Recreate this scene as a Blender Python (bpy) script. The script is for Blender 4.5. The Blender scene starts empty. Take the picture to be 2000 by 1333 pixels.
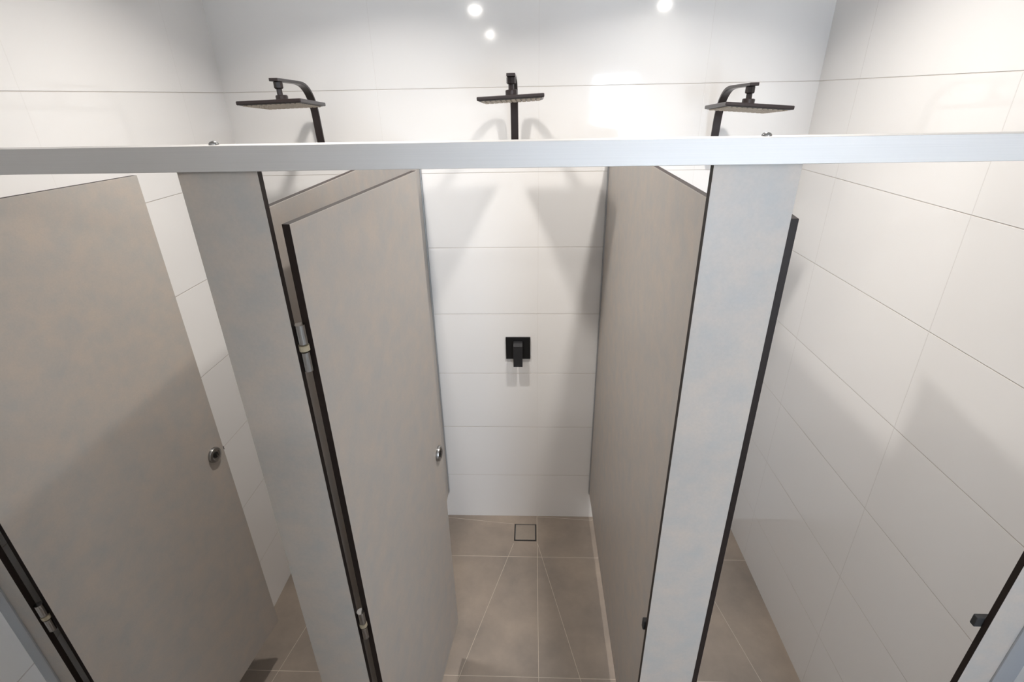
import bpy, bmesh, math, random
from math import sin, cos, pi, radians
from mathutils import Matrix, Vector

random.seed(4)
scn = bpy.context.scene
COL = scn.collection

# ------------------------------------------------------------------ camera
F_PX, YAW, PITCH, ROLL, CAM_Z = 1006.9565, -0.0445, -0.4448, -0.0194, 2.0507
fw = Vector((sin(YAW)*cos(PITCH), cos(YAW)*cos(PITCH), sin(PITCH)))
rt = Vector((cos(YAW), -sin(YAW), 0))
up = rt.cross(fw)
cr, sr = cos(ROLL), sin(ROLL)
rt, up = cr*rt + sr*up, -sr*rt + cr*up
cam_data = bpy.data.cameras.new('camera')
cam_data.sensor_width = 36.0
cam_data.lens = F_PX/2000*36.0
cam_data.clip_start = 0.02
cam = bpy.data.objects.new('camera', cam_data)
COL.objects.link(cam)
cam.matrix_world = Matrix(((rt.x, up.x, -fw.x, 0), (rt.y, up.y, -fw.y, 0), (rt.z, up.z, -fw.z, CAM_Z), (0, 0, 0, 1)))
scn.camera = cam

# ------------------------------------------------------------------ world, exposure, light levels
world = bpy.data.worlds.new('world'); scn.world = world
world.use_nodes = True
world.node_tree.nodes['Background'].inputs[0].default_value = (0.75, 0.86, 1.0, 1)
world.node_tree.nodes['Background'].inputs[1].default_value = 0.4
scn.view_settings.view_transform = 'Standard'
scn.view_settings.look = 'None'
scn.view_settings.gamma = 1.0
scn.view_settings.use_curve_mapping = False
scn.view_settings.exposure = 0.0
LAMP_STALL = 10.1      # watts of each downlight over the showers
SPREAD = 121.0         # beam of those downlights, degrees
LAMP_ROOM = 560.0       # radiance of the downlights in the room in front
WINDOW_LIGHT = 27.0     # radiance of the daylit window pane
LAMP_COL = (1.0, 0.95, 0.895, 1)
DAY_COL = (0.73, 0.85, 1.0, 1)

# ------------------------------------------------------------------ layout (metres)
D = 2.105               # back wall
XL, XR = -1.158, 1.0258 # side walls
CEIL = 2.744
YF = 0.722              # front face of the pilasters
T = 0.013               # panel thickness
ZTOP = 1.889            # top of partitions and doors
ZB = 0.168              # bottom of partitions and pilasters
RAIL0, RAIL1 = 1.964, 1.997
PLX, PRX = -0.4421, 0.2943   # stall-side faces of the two partitions

# ------------------------------------------------------------------ node helpers
class NT:
    def __init__(s, name):
        s.m = bpy.data.materials.new(name); s.m.use_nodes = True
        s.t = s.m.node_tree; s.b = s.t.nodes['Principled BSDF']
    def n(s, kind, **kw):
        nd = s.t.nodes.new(kind)
        for k, v in kw.items(): setattr(nd, k, v)
        return nd
    def link(s, a, b): s.t.links.new(a, b)
    def put(s, sock, v):
        if isinstance(v, bpy.types.NodeSocket): s.link(v, sock)
        else: sock.default_value = v
    def math(s, op, a, b=0.0, c=0.0):
        nd = s.n('ShaderNodeMath', operation=op)
        s.put(nd.inputs[0], a); s.put(nd.inputs[1], b); s.put(nd.inputs[2], c)
        return nd.outputs[0]
    def coords(s):
        g = s.n('ShaderNodeTexCoord'); sp = s.n('ShaderNodeSeparateXYZ')
        s.link(g.outputs['Object'], sp.inputs[0])
        s.vec = g.outputs['Object']
        return sp.outputs
    def line(s, c, off, period, half):
        """1 on a grout line of half-width `half`, 0 elsewhere"""
        q = s.math('DIVIDE', s.math('SUBTRACT', c, off), period)
        fr = s.math('FRACT', s.math('ADD', q, 0.5))
        d = s.math('MULTIPLY', s.math('ABSOLUTE', s.math('SUBTRACT', fr, 0.5)), period)
        return s.sm(d, half)
    def sm(s, d, half):
        mr = s.n('ShaderNodeMapRange'); mr.interpolation_type = 'SMOOTHSTEP'
        s.put(mr.inputs['Value'], d)
        mr.inputs['From Min'].default_value = half*0.55; mr.inputs['From Max'].default_value = half*1.45
        mr.inputs['To Min'].default_value = 1; mr.inputs['To Max'].default_value = 0
        return mr.outputs[0]
    def mix(s, f, a, b):
        nd = s.n('ShaderNodeMix', data_type='RGBA')
        s.put(nd.inputs[0], f); s.put(nd.inputs[6], a); s.put(nd.inputs[7], b)
        return nd.outputs[2]
    def noise(s, scale, detail=3, rough=.5, vec=None):
        nd = s.n('ShaderNodeTexNoise'); nd.inputs['Scale'].default_value = scale
        nd.inputs['Detail'].default_value = detail; nd.inputs['Roughness'].default_value = rough
        s.link(vec if vec is not None else s.vec, nd.inputs['Vector'])
        return nd.outputs['Fac']
    def ramp(s, f, stops):
        nd = s.n('ShaderNodeValToRGB'); cr_ = nd.color_ramp
        while len(cr_.elements) < len(stops): cr_.elements.new(.5)
        for e, (p, c) in zip(cr_.elements, stops): e.position = p; e.color = c
        s.put(nd.inputs[0], f); return nd.outputs[0]
    def bump(s, h, dist, strength=1.0):
        nd = s.n('ShaderNodeBump'); nd.inputs['Distance'].default_value = dist
        nd.inputs['Strength'].default_value = strength
        s.put(nd.inputs['Height'], h); s.link(nd.outputs[0], s.b.inputs['Normal'])

def simple(name, col, rough=.5, metal=0.0, coat=0.0, spec=.5):
    k = NT(name); k.b.inputs['Base Color'].default_value = (*col, 1)
    k.b.inputs['Roughness'].default_value = rough; k.b.inputs['Metallic'].default_value = metal
    k.b.inputs['Coat Weight'].default_value = coat; k.b.inputs['Specular IOR Level'].default_value = spec
    return k.m

def tile_wall(name, axis, off, vert=.4):
    k = NT(name); x, y, z = k.coords()
    c = x if axis == 'x' else y
    g = k.math('MAXIMUM', k.line(z, 0.2783, 0.3, 0.0011), k.math('MULTIPLY', k.line(c, off, 0.6, 0.0009), vert))
    n = k.noise(1.3, 2)
    base = k.mix(n, (0.875, 0.862, 0.850, 1), (0.90, 0.89, 0.878, 1))
    k.link(k.mix(g, base, (0.66, 0.62, 0.585, 1)), k.b.inputs['Base Color'])
    k.put(k.b.inputs['Roughness'], k.math('ADD', k.math('MULTIPLY', g, .5), .07))
    k.b.inputs['Specular IOR Level'].default_value = .5
    k.bump(k.math('SUBTRACT', k.math('MULTIPLY', k.noise(2.2, 1), 0.05), g), 0.0009)
    return k.m

def floor_mat(name):
    k = NT(name); x, y, z = k.coords()
    g = k.math('MAXIMUM', k.line(y, D-.2731, 0.5813, 0.0013), k.line(x, 0.0225, 0.60, 0.0013))
    segs = [((-.097, 1.915), (-.318, 1.14)), ((.024, 1.917), (.210, 1.14)), ((-.099, 2.046), (-.455, 2.087)), ((.024, 2.10), (.317, 2.079)),
            ((.745, 1.93), (.90, 1.14)), ((.628, 1.93), (.50, 1.14)), ((.745, 2.06), (1.0258, 2.087)), ((.628, 2.06), (.31, 2.087)),
            ((-.885, 1.93), (-1.03, 1.14)), ((-.77, 1.93), (-.60, 1.14)), ((-.885, 2.06), (-1.158, 2.087)), ((-.77, 2.06), (-.455, 2.087))]
    for (ax, ay), (bx, by) in segs:
        L = math.hypot(bx-ax, by-ay); ux, uy = (bx-ax)/L, (by-ay)/L
        d = k.math('ABSOLUTE', k.math('ADD', k.math('MULTIPLY', x, -uy), k.math('MULTIPLY_ADD', y, ux, ax*uy-ay*ux)))
        s_ = k.math('ADD', k.math('MULTIPLY', x, ux), k.math('MULTIPLY_ADD', y, uy, -ax*ux-ay*uy))
        inside = k.math('MULTIPLY', k.math('GREATER_THAN', s_, 0), k.math('LESS_THAN', s_, L))
        g = k.math('MAXIMUM', g, k.math('MULTIPLY', k.sm(d, 0.0011), inside))
    n = k.noise(3.2, 6, .62)
    n2 = k.noise(38, 5, .7)
    base = k.ramp(n, [(.30, (0.20, 0.170, 0.145, 1)), (.52, (0.29, 0.238, 0.195, 1)), (.72, (0.37, 0.30, 0.238, 1))])
    base = k.mix(k.math('MULTIPLY', n2, .35), base, (0.20, 0.172, 0.15, 1))
    k.link(k.mix(g, base, (0.52, 0.44, 0.36, 1)), k.b.inputs['Base Color'])
    k.b.inputs['Roughness'].default_value = .38
    k.bump(k.math('SUBTRACT', k.math('MULTIPLY', n2, .15), g), 0.0008)
    return k.m

def laminate(name):
    k = NT(name); k.coords()
    n = k.ramp(k.noise(16, 4, .65), [(.32, (0, 0, 0, 1)), (.68, (1, 1, 1, 1))]); n2 = k.noise(240, 2, .5); n3 = k.noise(2.5, 3, .5)
    c = k.mix(n, (0.425, 0.408, 0.385, 1), (0.535, 0.455, 0.385, 1))
    c = k.mix(k.math('MULTIPLY', n3, .35), c, (0.44, 0.43, 0.42, 1))
    c = k.mix(k.math('MULTIPLY', n2, .35), c, (0.33, 0.31, 0.285, 1))
    k.link(c, k.b.inputs['Base Color'])
    k.b.inputs['Roughness'].default_value = .42
    k.bump(n2, 0.00015, .6)
    return k.m

def brushed(name, col, rough, axis):
    k = NT(name); k.coords()
    mp = k.n('ShaderNodeMapping'); k.link(k.vec, mp.inputs['Vector'])
    sc = [900, 900, 900]; sc['xyz'.index(axis)] = 3
    mp.inputs['Scale'].default_value = sc
    n = k.noise(1.0, 2, .5, mp.outputs[0])
    k.link(k.mix(n, (*[v*.93 for v in col], 1), (*[min(1, v*1.05) for v in col], 1)), k.b.inputs['Base Color'])
    k.b.inputs['Metallic'].default_value = 0.75
    k.put(k.b.inputs['Roughness'], k.math('MULTIPLY_ADD', n, .08, rough))
    return k.m

def emitter(name, col, strength):
    k = NT(name)
    e = k.n('ShaderNodeEmission'); e.inputs[0].default_value = col; e.inputs[1].default_value = strength
    k.link(e.outputs[0], k.t.nodes['Material Output'].inputs[0])
    return k.m

M = {}
M['tile_x'] = tile_wall('white_gloss_wall_tile_back', 'x', 0.0225, .2)
M['tile_l'] = tile_wall('white_gloss_wall_tile_left', 'y', 1.2536, .16)
M['tile_y'] = tile_wall('white_gloss_wall_tile_side', 'y', 1.2536)
M['floor'] = floor_mat('taupe_porcelain_floor')
M['lam'] = laminate('taupe_compact_laminate')
M['core'] = simple('dark_brown_panel_core', (0.016, 0.0095, 0.0075), .55, spec=.3)
M['rail'] = brushed('satin_aluminium_rail', (0.64, 0.625, 0.61), .56, 'x')
M['channel'] = brushed('satin_aluminium_channel', (0.52, 0.54, 0.57), .38, 'z')
M['steel'] = simple('brushed_stainless', (0.36, 0.355, 0.35), .26, 1.0)
M['nylon'] = simple('beige_nylon_bush', (0.36, 0.31, 0.22), .5)
M['bronze'] = simple('dark_bronze_black_metal', (0.022, 0.015, 0.015), .30, 0.15, spec=.6)
M['black'] = simple('matt_black_metal', (0.0035, 0.0035, 0.004), .38)
M['black2'] = simple('black_lever_top', (0.020, 0.020, 0.022), .45)
M['nozzle'] = simple('nozzle_rubber_bounce_tan', (0.62, 0.54, 0.44), .5)  # light bounced up from the floor is painted in as bright tan
M['nozface'] = simple('black_nozzle_field', (0.03, 0.025, 0.022), .45)
M['rubber'] = simple('dark_rubber', (0.025, 0.025, 0.026), .7)
M['ceil'] = simple('white_ceiling_paint', (0.84, 0.835, 0.82), .8)
M['paint'] = simple('white_wall_paint', (0.80, 0.80, 0.79), .6)
M['frame'] = simple('white_window_frame', (0.8, 0.8, 0.8), .4)
M['gap'] = simple('dark_drain_gap', (0.006, 0.005, 0.005), .6)
M['lampS'] = emitter('downlight_glow_stall', LAMP_COL, 40.0)
M['lampR'] = emitter('downlight_glow_room', LAMP_COL, LAMP_ROOM)
M['pane'] = emitter('daylit_frosted_pane', DAY_COL, WINDOW_LIGHT)

# ------------------------------------------------------------------ mesh helpers
def link(name, bm, mats, parent=None, smooth=None, bevel=0.0):
    me = bpy.data.meshes.new(name)
    bm.normal_update(); bm.to_mesh(me); bm.free()
    for m in (mats if isinstance(mats, (list, tuple)) else [mats]): me.materials.append(m)
    o = bpy.data.objects.new(name, me); COL.objects.link(o)
    if parent is not None: o.parent = parent
    if smooth is not None:
        for p in me.polygons: p.use_smooth = True
        try: me.set_sharp_from_angle(angle=radians(smooth))
        except Exception: pass
    if bevel > 0:
        b = o.modifiers.new('bevel', 'BEVEL'); b.width = bevel; b.segments = 2; b.limit_method = 'ANGLE'; b.angle_limit = radians(40)
    return o

def box(bm, x0, x1, y0, y1, z0, z1, mi=0, mat=None):
    vs = [bm.verts.new((x, y, z)) for x in (x0, x1) for y in (y0, y1) for z in (z0, z1)]
    if mat is not None:
        for v in vs: v.co = mat @ v.co
    out = []
    for idx in ((0, 1, 3, 2), (4, 6, 7, 5), (0, 4, 5, 1), (2, 3, 7, 6), (0, 2, 6, 4), (1, 5, 7, 3)):
        f = bm.faces.new([vs[i] for i in idx]); f.material_index = mi; out.append(f)
    return out   # -x, +x, -y, +y, -z, +z

def cyl(bm, c, r, h, axis='z', seg=28, mi=0, r2=None, mat=None):
    R_ = {'z': Matrix.Identity(4), 'x': Matrix.Rotation(pi/2, 4, 'Y'), 'y': Matrix.Rotation(-pi/2, 4, 'X')}[axis]
    m_ = Matrix.Translation(c) @ R_
    if mat is not None: m_ = mat @ m_
    r_ = bmesh.ops.create_cone(bm, cap_ends=True, segments=seg, radius1=r, radius2=r if r2 is None else r2, depth=h, matrix=m_)
    for v in r_['verts']:
        for f in v.link_faces: f.material_index = mi

def lathe(bm, prof, mat=None, seg=32, mi=0, caps=True):
    rings = []
    for r, z in prof:
        ring = []
        for i in range(seg):
            v = Vector((r*cos(2*pi*i/seg), r*sin(2*pi*i/seg), z))
            ring.append(bm.verts.new(mat @ v if mat is not None else v))
        rings.append(ring)
    for a, b in zip(rings, rings[1:]):
        for i in range(seg):
            f = bm.faces.new((a[i], a[(i+1) % seg], b[(i+1) % seg], b[i])); f.material_index = mi
    if not caps: return
    for ring, flip in ((rings[0], True), (rings[-1], False)):
        f = bm.faces.new(ring[::-1] if flip else ring); f.material_index = mi

def strap(bm, pts, w, t, x=0.0):
    """flat bar of width w (along X) and thickness t swept along (y, z) points"""
    n = len(pts); rows = []
    for i, (y, z) in enumerate(pts):
        a = Vector(pts[max(i-1, 0)]); b = Vector(pts[min(i+1, n-1)])
        d = (b-a).normalized(); nn = Vector((-d.y, d.x))
        r = []
        for sx, sn in ((-1, -1), (1, -1), (1, 1), (-1, 1)):
            r.append(bm.verts.new((x+sx*w/2, y+nn.x*sn*t/2, z+nn.y*sn*t/2)))
        rows.append(r)
    for a, b in zip(rows, rows[1:]):
        for k in range(4): bm.faces.new((a[k], a[(k+1) % 4], b[(k+1) % 4], b[k]))
    bm.faces.new(rows[0][::-1]); bm.faces.new(rows[-1])
    bmesh.ops.recalc_face_normals(bm, faces=bm.faces[:])

def spline(P, n=10):
    out = []
    for i in range(len(P)-1):
        p0 = Vector(P[max(i-1, 0)]); p1 = Vector(P[i]); p2 = Vector(P[i+1]); p3 = Vector(P[min(i+2, len(P)-1)])
        for k in range(n):
            t = k/n
            out.append(tuple(0.5*((2*p1)+(-p0+p2)*t+(2*p0-5*p1+4*p2-p3)*t*t+(-p0+3*p1-3*p2+p3)*t**3)))
    out.append(P[-1]); return out

def empty(name, loc, rz=0.0):
    o = bpy.data.objects.new(name, None); COL.objects.link(o)
    o.location = loc; o.rotation_euler = (0, 0, rz); o.empty_display_size = .05
    return o

def tag(o, label, cat, group=None):
    o['label'] = label; o['category'] = cat
    if group: o['group'] = group
    return o

def struct(name, bm, mats, label, cat, parent=None):
    o = link(name, bm, mats, parent)
    o['kind'] = 'structure'
    if parent is None: o['label'] = label; o['category'] = cat
    return o

# ------------------------------------------------------------------ the room shell
WT = 0.12
YN, YB = 0.30, -1.35      # end of the right nib; window wall in front of the showers
XE = 1.95                 # right end of the room in front
YD = -4.2                 # far end of the deep left part
bm = bmesh.new(); box(bm, XL-WT, XE+WT, D, D+WT, 0, CEIL)
struct('wall_back', bm, M['tile_x'], 'white gloss tiled wall behind the three shower heads', 'wall')
bm = bmesh.new(); box(bm, XL-WT, XL, YD, D, 0, CEIL)
struct('wall_left', bm, M['tile_l'], 'white gloss tiled side wall left of the leftmost shower', 'wall')
bm = bmesh.new(); box(bm, XR, XE+WT, YN, D, 0, CEIL)
struct('wall_right', bm, M['tile_y'], 'white gloss tiled side wall right of the rightmost shower', 'wall')
bm = bmesh.new(); box(bm, XE, XE+WT, YB, YN, 0, CEIL)
struct('wall_side_right', bm, M['paint'], 'white wall at the right end of the changing area', 'wall')
bm = bmesh.new(); box(bm, XL-WT, XE+WT, YD-WT, D+WT, -0.08, 0)
struct('floor', bm, M['floor'], 'taupe porcelain tiled floor with pale grout', 'floor')
bm = bmesh.new(); box(bm, XL-WT, XE+WT, YD-WT, D+WT, CEIL, CEIL+.08)
struct('ceiling', bm, M['ceil'], 'white flat ceiling with round downlights', 'ceiling')
# wall facing the showers, with the window opening
WX0, WX1, WZ0, WZ1 = 0.55, 1.04, 1.15, 2.24
bm = bmesh.new()
XP = -0.12
box(bm, XP, WX0, YB-WT, YB, 0, CEIL); box(bm, WX1, XE+WT, YB-WT, YB, 0, CEIL)
box(bm, WX0, WX1, YB-WT, YB, 0, WZ0); box(bm, WX0, WX1, YB-WT, YB, WZ1, CEIL)
box(bm, XP, XP+WT, YD, YB-WT, 0, CEIL)
struct('wall_front', bm, M['paint'], 'white wall facing the showers with a window', 'wall')
bm = bmesh.new(); box(bm, XL-WT, XP+WT, YD-WT, YD, 0, CEIL)
struct('wall_far', bm, M['paint'], 'white wall at the far end of the entrance', 'wall')
bm = bmesh.new(); box(bm, XL, .22, -.42, -.32, 0, 2.2)  # unseen wall, added to keep window light off the left side
struct('wall_light_block', bm, M['paint'], 'unseen white part-height wall added behind the camera to block window light', 'wall')
# window
bm = bmesh.new()
fr = .045
box(bm, WX0, WX0+fr, YB-.09, YB-.03, WZ0, WZ1); box(bm, WX1-fr, WX1, YB-.09, YB-.03, WZ0, WZ1)
box(bm, WX0+fr, WX1-fr, YB-.09, YB-.03, WZ0, WZ0+fr); box(bm, WX0+fr, WX1-fr, YB-.09, YB-.03, WZ1-fr, WZ1)
for z in (1.64, 1.905, 2.124): box(bm, WX0+fr, WX1-fr, YB-.085, YB-.035, z-.020, z+.020)
w = struct('window_1', bm, M['frame'], 'white framed daylit window facing the showers', 'window')
bm = bmesh.new(); box(bm, WX0+fr-.005, WX1-fr+.005, YB-.064, YB-.058, WZ0+fr-.005, WZ1-fr+.005)
struct('window_pane', bm, M['pane'], '', '', w)

# ------------------------------------------------------------------ downlights
def downlight(x, y, mat, label, deep=0.0):
    t = empty('downlight', (x, y, CEIL))
    bm = bmesh.new()
    lathe(bm, [(.042, 0.0), (.054, 0.0), (.054, -.003-deep), (.050, -.005-deep), (.043, -.005-deep), (.042, -.003-deep), (.042, 0.0)], caps=False)
    f = link('trim_ring', bm, M['frame'], t, 40)
    bm = bmesh.new(); cyl(bm, (0, 0, -.004), .0385, .004, seg=32)
    link('diffuser', bm, mat, t)
    if mat is M['lampS']:
        ld = bpy.data.lights.new('downlight_beam', 'AREA')
        ld.shape = 'DISK'; ld.size = .078; ld.energy = LAMP_STALL; ld.color = LAMP_COL[:3]; ld.spread = radians(SPREAD)
        lo = bpy.data.objects.new('downlight_beam', ld); COL.objects.link(lo); lo.parent = t; lo.location = (0, 0, -.0065)
    return tag(t, label, 'ceiling light')
downlight(-.47, 1.37, M['lampS'], 'round ceiling downlight above the partition left of the middle shower')
downlight(.42, 1.37, M['lampS'], 'round ceiling downlight above the right shower stall')
for x, y, l in ((-.51, -1.15, 'round ceiling downlight behind the camera near the window wall, left one'),
                (1.15, -1.15, 'round ceiling downlight behind the camera near the window wall, right one'),
                (-.53, -3.2, 'round ceiling downlight at the far end of the entrance')):
    downlight(x, y, M['lampR'], l)

# ------------------------------------------------------------------ partitions, pilasters, rail
def panel(bm, x0, x1, y0, y1, z0, z1, thin, mat=None):
    """laminate board: the two large faces carry laminate (slot 0), the edges show the dark core (slot 1)"""
    fs = box(bm, x0, x1, y0, y1, z0, z1, 1, mat)
    for i in ((0, 1) if thin == 'x' else (2, 3)): fs[i].material_index = 0

def partition(xface, side, label):
    x0, x1 = (xface-T, xface) if side < 0 else (xface, xface+T)
    t = empty('partition_panel', ((x0+x1)/2, (YF+T+D)/2, ZB))
    ox, oy = -t.location.x, -t.location.y
    bm = bmesh.new(); panel(bm, x0+ox, x1+ox, YF+T+oy, D-.006+oy, 0, ZTOP-ZB, 'x')
    link('board', bm, [M['lam'], M['core']], t, bevel=.0008)
    bm = bmesh.new()
    for a, b in ((x0-.0035, x0-.0002), (x1+.0002, x1+.0035)):
        box(bm, a+ox, b+ox, D-.016+oy, D-.0005+oy, 0, ZTOP-ZB)
    box(bm, x0-.0035+ox, x1+.0035+ox, D-.0055+oy, D-.0005+oy, 0, ZTOP-ZB)
    link('wall_channel', bm, M['channel'], t)
    return tag(t, label, 'partition')
partition(PLX, -1, 'taupe laminate partition between the left and the middle shower')
partition(PRX, 1, 'taupe laminate partition between the middle and the right shower')

def foot(parent, x, y):
    bm = bmesh.new()
    lathe(bm, [(.030, -ZB), (.030, -ZB+.006), (.012, -ZB+.012), (.012, -.004), (.020, -.004), (.020, 0.0)], Matrix.Translation((x, y, 0)), 24)
    link('foot', bm, M['steel'], parent, 40)

def pilaster(x0, x1, label, keeper=None, channel=None, keepz=1.045, kw=.014):
    t = empty('pilaster', ((x0+x1)/2, YF+T/2, ZB))
    ox, oy = -t.location.x, -t.location.y
    bm = bmesh.new(); panel(bm, x0+ox, x1+ox, YF+oy, YF+T+oy, 0, RAIL0-ZB+.004, 'y')
    link('board', bm, [M['lam'], M['core']], t, bevel=.0008)
    foot(t, 0, 0)
    if channel:
        a, b = channel
        inner = b if abs(b-XL) > .01 and a < 0 else a
        bm = bmesh.new()
        box(bm, a+ox, b+ox, YF-.004+oy, YF-.0005+oy, 0, RAIL0-ZB)
        box(bm, a+ox, b+ox, YF+T+.0005+oy, YF+T+.004+oy, 0, RAIL0-ZB)
        if a < 0: box(bm, a+ox, a+.004+ox, YF-.0005+oy, YF+T+.0005+oy, 0, RAIL0-ZB)
        else: box(bm, b-.004+ox, b+ox, YF-.0005+oy, YF+T+.0005+oy, 0, RAIL0-ZB)
        link('wall_channel', bm, M['channel'], t)
    if keeper is not None:
        s, xe = keeper
        bm = bmesh.new()
        kx0, kx1 = (xe-kw, xe+.016) if s < 0 else (xe-.016, xe+.014)
        box(bm, kx0+ox, kx1+ox, YF+T+.0003+oy, YF+T+.012+oy, keepz-ZB-.013, keepz-ZB+.013)
        link('door_keeper', bm, M['rubber'], t, bevel=.002)
    return tag(t, label, 'pilaster')
pilaster(-.489, -.376, 'narrow taupe pilaster left of the middle shower entrance, with dark edge on its right')
pilaster(.2385, .3535, 'narrow pilaster right of the middle shower entrance, pale blue with daylight', keeper=(-1, .2385), keepz=1.03, kw=.005)
pilaster(-1.1535, -1.090, 'taupe jamb pilaster against the left tiled wall, bottom left corner', channel=(XL, -1.128))
pilaster(.917, 1.0215, 'jamb pilaster against the right tiled wall, bottom right corner', keeper=(-1, .917), channel=(.982, XR), keepz=1.062)

rail = empty('head_rail', ((XL+XR)/2, YF+.01, RAIL0))
bm = bmesh.new()
cx, cy = rail.location.x, rail.location.y
box(bm, XL+.001-cx, XR-.001-cx, YF-.0085-cy, YF-.0045-cy, 0, RAIL1-RAIL0)
box(bm, XL+.001-cx, XR-.001-cx, YF+T+.0045-cy, YF+T+.0085-cy, 0, RAIL1-RAIL0)
box(bm, XL+.001-cx, XR-.001-cx, YF-.0045-cy, YF+T+.0045-cy, RAIL1-RAIL0-.004, RAIL1-RAIL0)
link('rail', bm, M['rail'], rail, bevel=.0006)
for sx in (-.434, .305):
    bm = bmesh.new()
    lathe(bm, [(.0065, 0), (.0065, .0015), (.005, .0035), (.0025, .0046), (.0004, .005)], Matrix.Translation((sx-cx, YF+.012-cy, RAIL1-RAIL0)), 20)
    link('fixing_screw', bm, M['steel'], rail, 50)
tag(rail, 'long satin aluminium head rail running across the tops of all pilasters', 'rail')

# ------------------------------------------------------------------ doors
def door(hx, hy, fx, fy, label, hinges, lockface, pin=(-.0085, .0125)):
    """hinge edge at (hx, hy), free edge at (fx, fy); local +X runs from hinge to free edge"""
    L = math.hypot(fx-hx, fy-hy); a = math.atan2(fy-hy, fx-hx)
    z0, z1 = .222, ZTOP-.002
    t = empty('cubicle_door', (hx, hy, z0), a)
    bm = bmesh.new(); panel(bm, 0, L, 0, T, 0, z1-z0, 'y')
    link('leaf', bm, [M['lam'], M['core']], t, bevel=.0008)
    for hz in hinges:
        bm = bmesh.new()
        z = hz-z0
        c = Matrix.Translation((*pin, 0))
        cyl(bm, (0, 0, z+.0245), .0080, .033, seg=28, mat=c)
        cyl(bm, (0, 0, z-.0240), .0074, .034, seg=28, mat=c)
        box(bm, min(pin[0]+.004, 0), .0006, pin[1]-.003, pin[1]+.003, z-.038, z+.038)
        o = link('hinge', bm, M['steel'], t, 40)
        bm = bmesh.new(); cyl(bm, (0, 0, z+.0005), .0083, .0095, seg=28, mat=c)
        link('bush', bm, M['nylon'], o, 40)
    zl = 1.055-z0
    ys = -1 if lockface < 0 else 1
    yb = 0 if lockface < 0 else T
    m = Matrix.Translation((L-.043, yb, zl)) @ Matrix.Rotation(pi/2*(1 if ys < 0 else -1), 4, 'X')
    bm = bmesh.new()
    lathe(bm, [(.0245, 0.0002), (.0245, .005), (.0228, .0085), (.0165, .0100), (.0128, .0080), (.0115, .0078), (.004, .0078)], m, 40)
    o = link('lock_rose', bm, M['steel'], t, 35)
    bm = bmesh.new()
    lathe(bm, [(.0098, .0075), (.0098, .0086), (.0088, .0094), (.0010, .0094)], m, 28)
    link('indicator_disc', bm, M['black'], o, 35)
    bm = bmesh.new(); box(bm, -.0018, .0018, -.0045, .0045, .0088, .0112, 0, m @ Matrix.Translation((.001, 0, 0)))
    link('turn_slot', bm, M['steel'], o)
    bm = bmesh.new(); box(bm, L-.012, L+.007, T*.35, T*.75, zl-.016, zl-.005)
    link('latch_bolt', bm, M['black'], t)
    return tag(t, label, 'door')
door(-.3535, .738, -.288, 1.322, 'open taupe door of the middle shower, swung inward beside the left partition', (1.69, 1.022), -1)
door(-1.0680, .738, -.988, 1.306, 'open taupe door of the left shower, the large leaf filling the left edge', (1.69, 1.022), -1)
door(.3745, .742, .460, 1.276, 'open door of the right shower, only its dark edge showing behind the pale pilaster', (1.66, 1.03), 1, (.008, .0215))

# ------------------------------------------------------------------ overhead showers
def shower(x, dz, tilt_x, tilt_y, label, hz, head_dx=0.0):
    t = empty('overhead_shower', (x, D, 1.86+dz))
    def zz(y, z): return (y-D, z-1.86)
    bm = bmesh.new()
    P = [zz(*p) for p in [(2.094, 1.872), (2.068, 1.876), (2.050, 1.895), (2.043, 1.95), (2.036, 2.01), (2.018, 2.052), (1.985, 2.082), (1.94, 2.097), (1.86, 2.101), (1.745, 2.1045)]]
    strap(bm, spline(P, 8), .027, .009)
    link('arm', bm, M['bronze'], t, 35, bevel=.0012)
    bm = bmesh.new(); box(bm, -.028, .028, -.009, -.0006, -.008, .034)
    link('wall_flange', bm, M['bronze'], t, bevel=.002)
    hy = 1.775-D
    bm = bmesh.new()
    lathe(bm, [(.0115, .2395), (.0145, .238), (.0145, .222), (.012, .219), (.009, .219), (.009, .199)], Matrix.Translation((0, hy, 0)), 8)
    link('swivel_nut', bm, M['bronze'], t, 30)
    HM = Matrix.Translation((head_dx, hy, hz)) @ Matrix.Rotation(tilt_x, 4, 'X') @ Matrix.Rotation(tilt_y, 4, 'Y')
    bm = bmesh.new()
    lathe(bm, [(.0185, -.008), (.0185, .0085), (.0165, .0105), (.010, .0105)], HM, 24)
    link('collar', bm, M['bronze'], t, 35)
    bm = bmesh.new(); box(bm, -.1, .1, -.1, .1, -.0195, -.0085, 0, HM)
    plate = link('head_plate', bm, M['bronze'], t, bevel=.0025)
    bm = bmesh.new(); box(bm, -.093, .093, -.093, .093, -.0203, -.0190, 0, HM)
    nf = link('nozzle_field', bm, M['nozface'], plate)
    bm = bmesh.new()
    for i in range(12):
        for j in range(12):
            cyl(bm, (-.0825+i*.015, -.0825+j*.015, -.0214), .0060, .0028, seg=8, r2=.0064, mat=HM)
    n = link('nozzles', bm, M['nozzle'], plate); n['kind'] = 'stuff'
    return tag(t, label, 'shower head', 'square overhead showers on the tiled wall')
shower(-.796, .003, radians(-4.2), radians(-1.5), 'leftmost black square overhead shower on a curved wall arm', .1900, .004)
shower(-.066, .003, radians(-2.6), radians(-2.2), 'middle black square overhead shower, seen end-on with its arm behind it', .1930)
shower(.663, -.036, radians(-4.0), radians(4.2), 'rightmost black square overhead shower on a curved wall arm', .1940)

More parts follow.
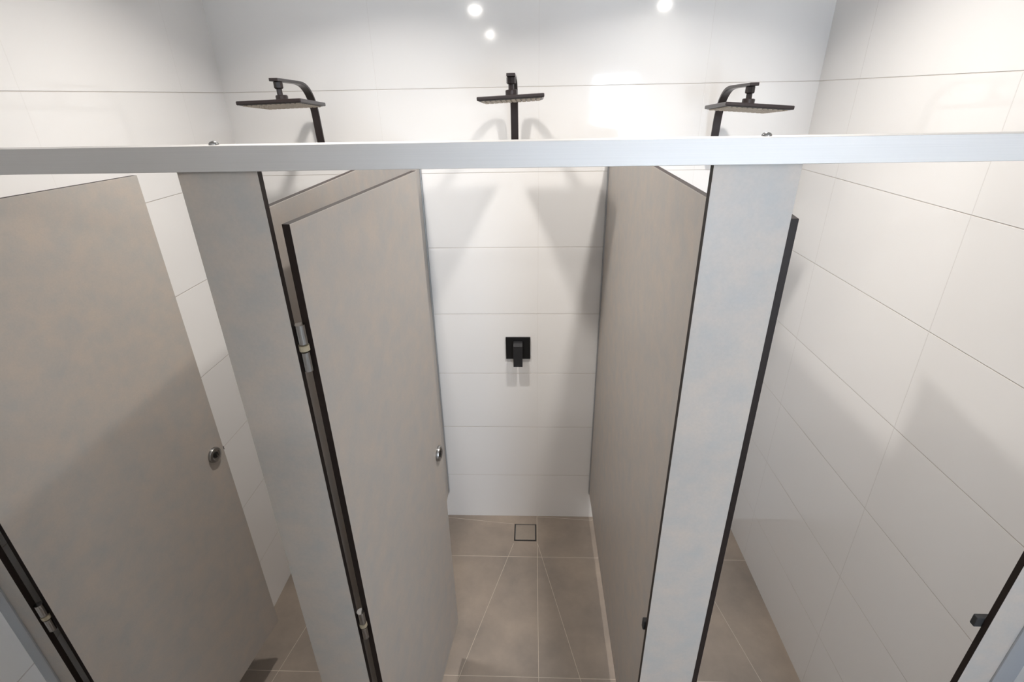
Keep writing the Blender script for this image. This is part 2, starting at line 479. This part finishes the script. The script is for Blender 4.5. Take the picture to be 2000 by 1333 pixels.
# ------------------------------------------------------------------ mixer
mx = empty('shower_mixer', (-.0665, D, 1.0135))
bm = bmesh.new(); box(bm, -.0555, .0555, -.0085, -.0005, -.0545, .0545)
link('wall_plate', bm, M['black'], mx, bevel=.0012)
bm = bmesh.new(); box(bm, -.0205, .0205, -.034, -.0085, -.004, .036)
link('body', bm, M['black2'], mx, bevel=.0012)
bm = bmesh.new()
vs = [(-.052, .030), (-.034, .036), (-.034, -.002), (-.0385, -.004), (-.040, -.074), (-.050, -.074)]
a = [bm.verts.new((-.0205, y, z)) for y, z in vs]; b = [bm.verts.new((.0205, y, z)) for y, z in vs]
bm.faces.new(a); bm.faces.new(b[::-1])
for i in range(len(vs)): bm.faces.new((a[i], b[i], b[(i+1) % len(vs)], a[(i+1) % len(vs)]))
bmesh.ops.recalc_face_normals(bm, faces=bm.faces[:])
link('lever', bm, M['black2'], mx, bevel=.001)
tag(mx, 'black square shower mixer with a lever on the middle tiled wall', 'tap')

# ------------------------------------------------------------------ floor drains
def drain(x0, y1, label, s=.114):
    t = empty('floor_drain', (x0+s/2, y1-s/2, 0))
    bm = bmesh.new(); h = s/2
    box(bm, -h, h, -h, h, .0002, .0008)
    link('recess', bm, M['gap'], t)
    bm = bmesh.new(); box(bm, -h+.0055, h-.0055, -h+.0055, h-.0055, .0008, .0022)
    o = link('tile_insert', bm, M['insert'], t)
    bm = bmesh.new(); q = h-.0055; w = .0018
    box(bm, -q, q, -q, -q+w, .0008, .0030); box(bm, -q, q, q-w, q, .0008, .0030)
    box(bm, -q, -q+w, -q+w, q-w, .0008, .0030); box(bm, q-w, q, -q+w, q-w, .0008, .0030)
    link('rim', bm, M['steel'], t)
    return tag(t, label, 'drain')
k = NT('taupe_drain_insert'); k.coords()
k.link(k.mix(k.noise(30, 4, .6), (0.22, 0.19, 0.16, 1), (0.30, 0.25, 0.205, 1)), k.b.inputs['Base Color']); k.b.inputs['Roughness'].default_value = .4
M['insert'] = k.m
drain(-.0955, D-.0605, 'square tile-insert floor drain below the black mixer')
drain(.630, D-.0605, 'square tile-insert floor drain of the right shower, behind the pale pilaster')
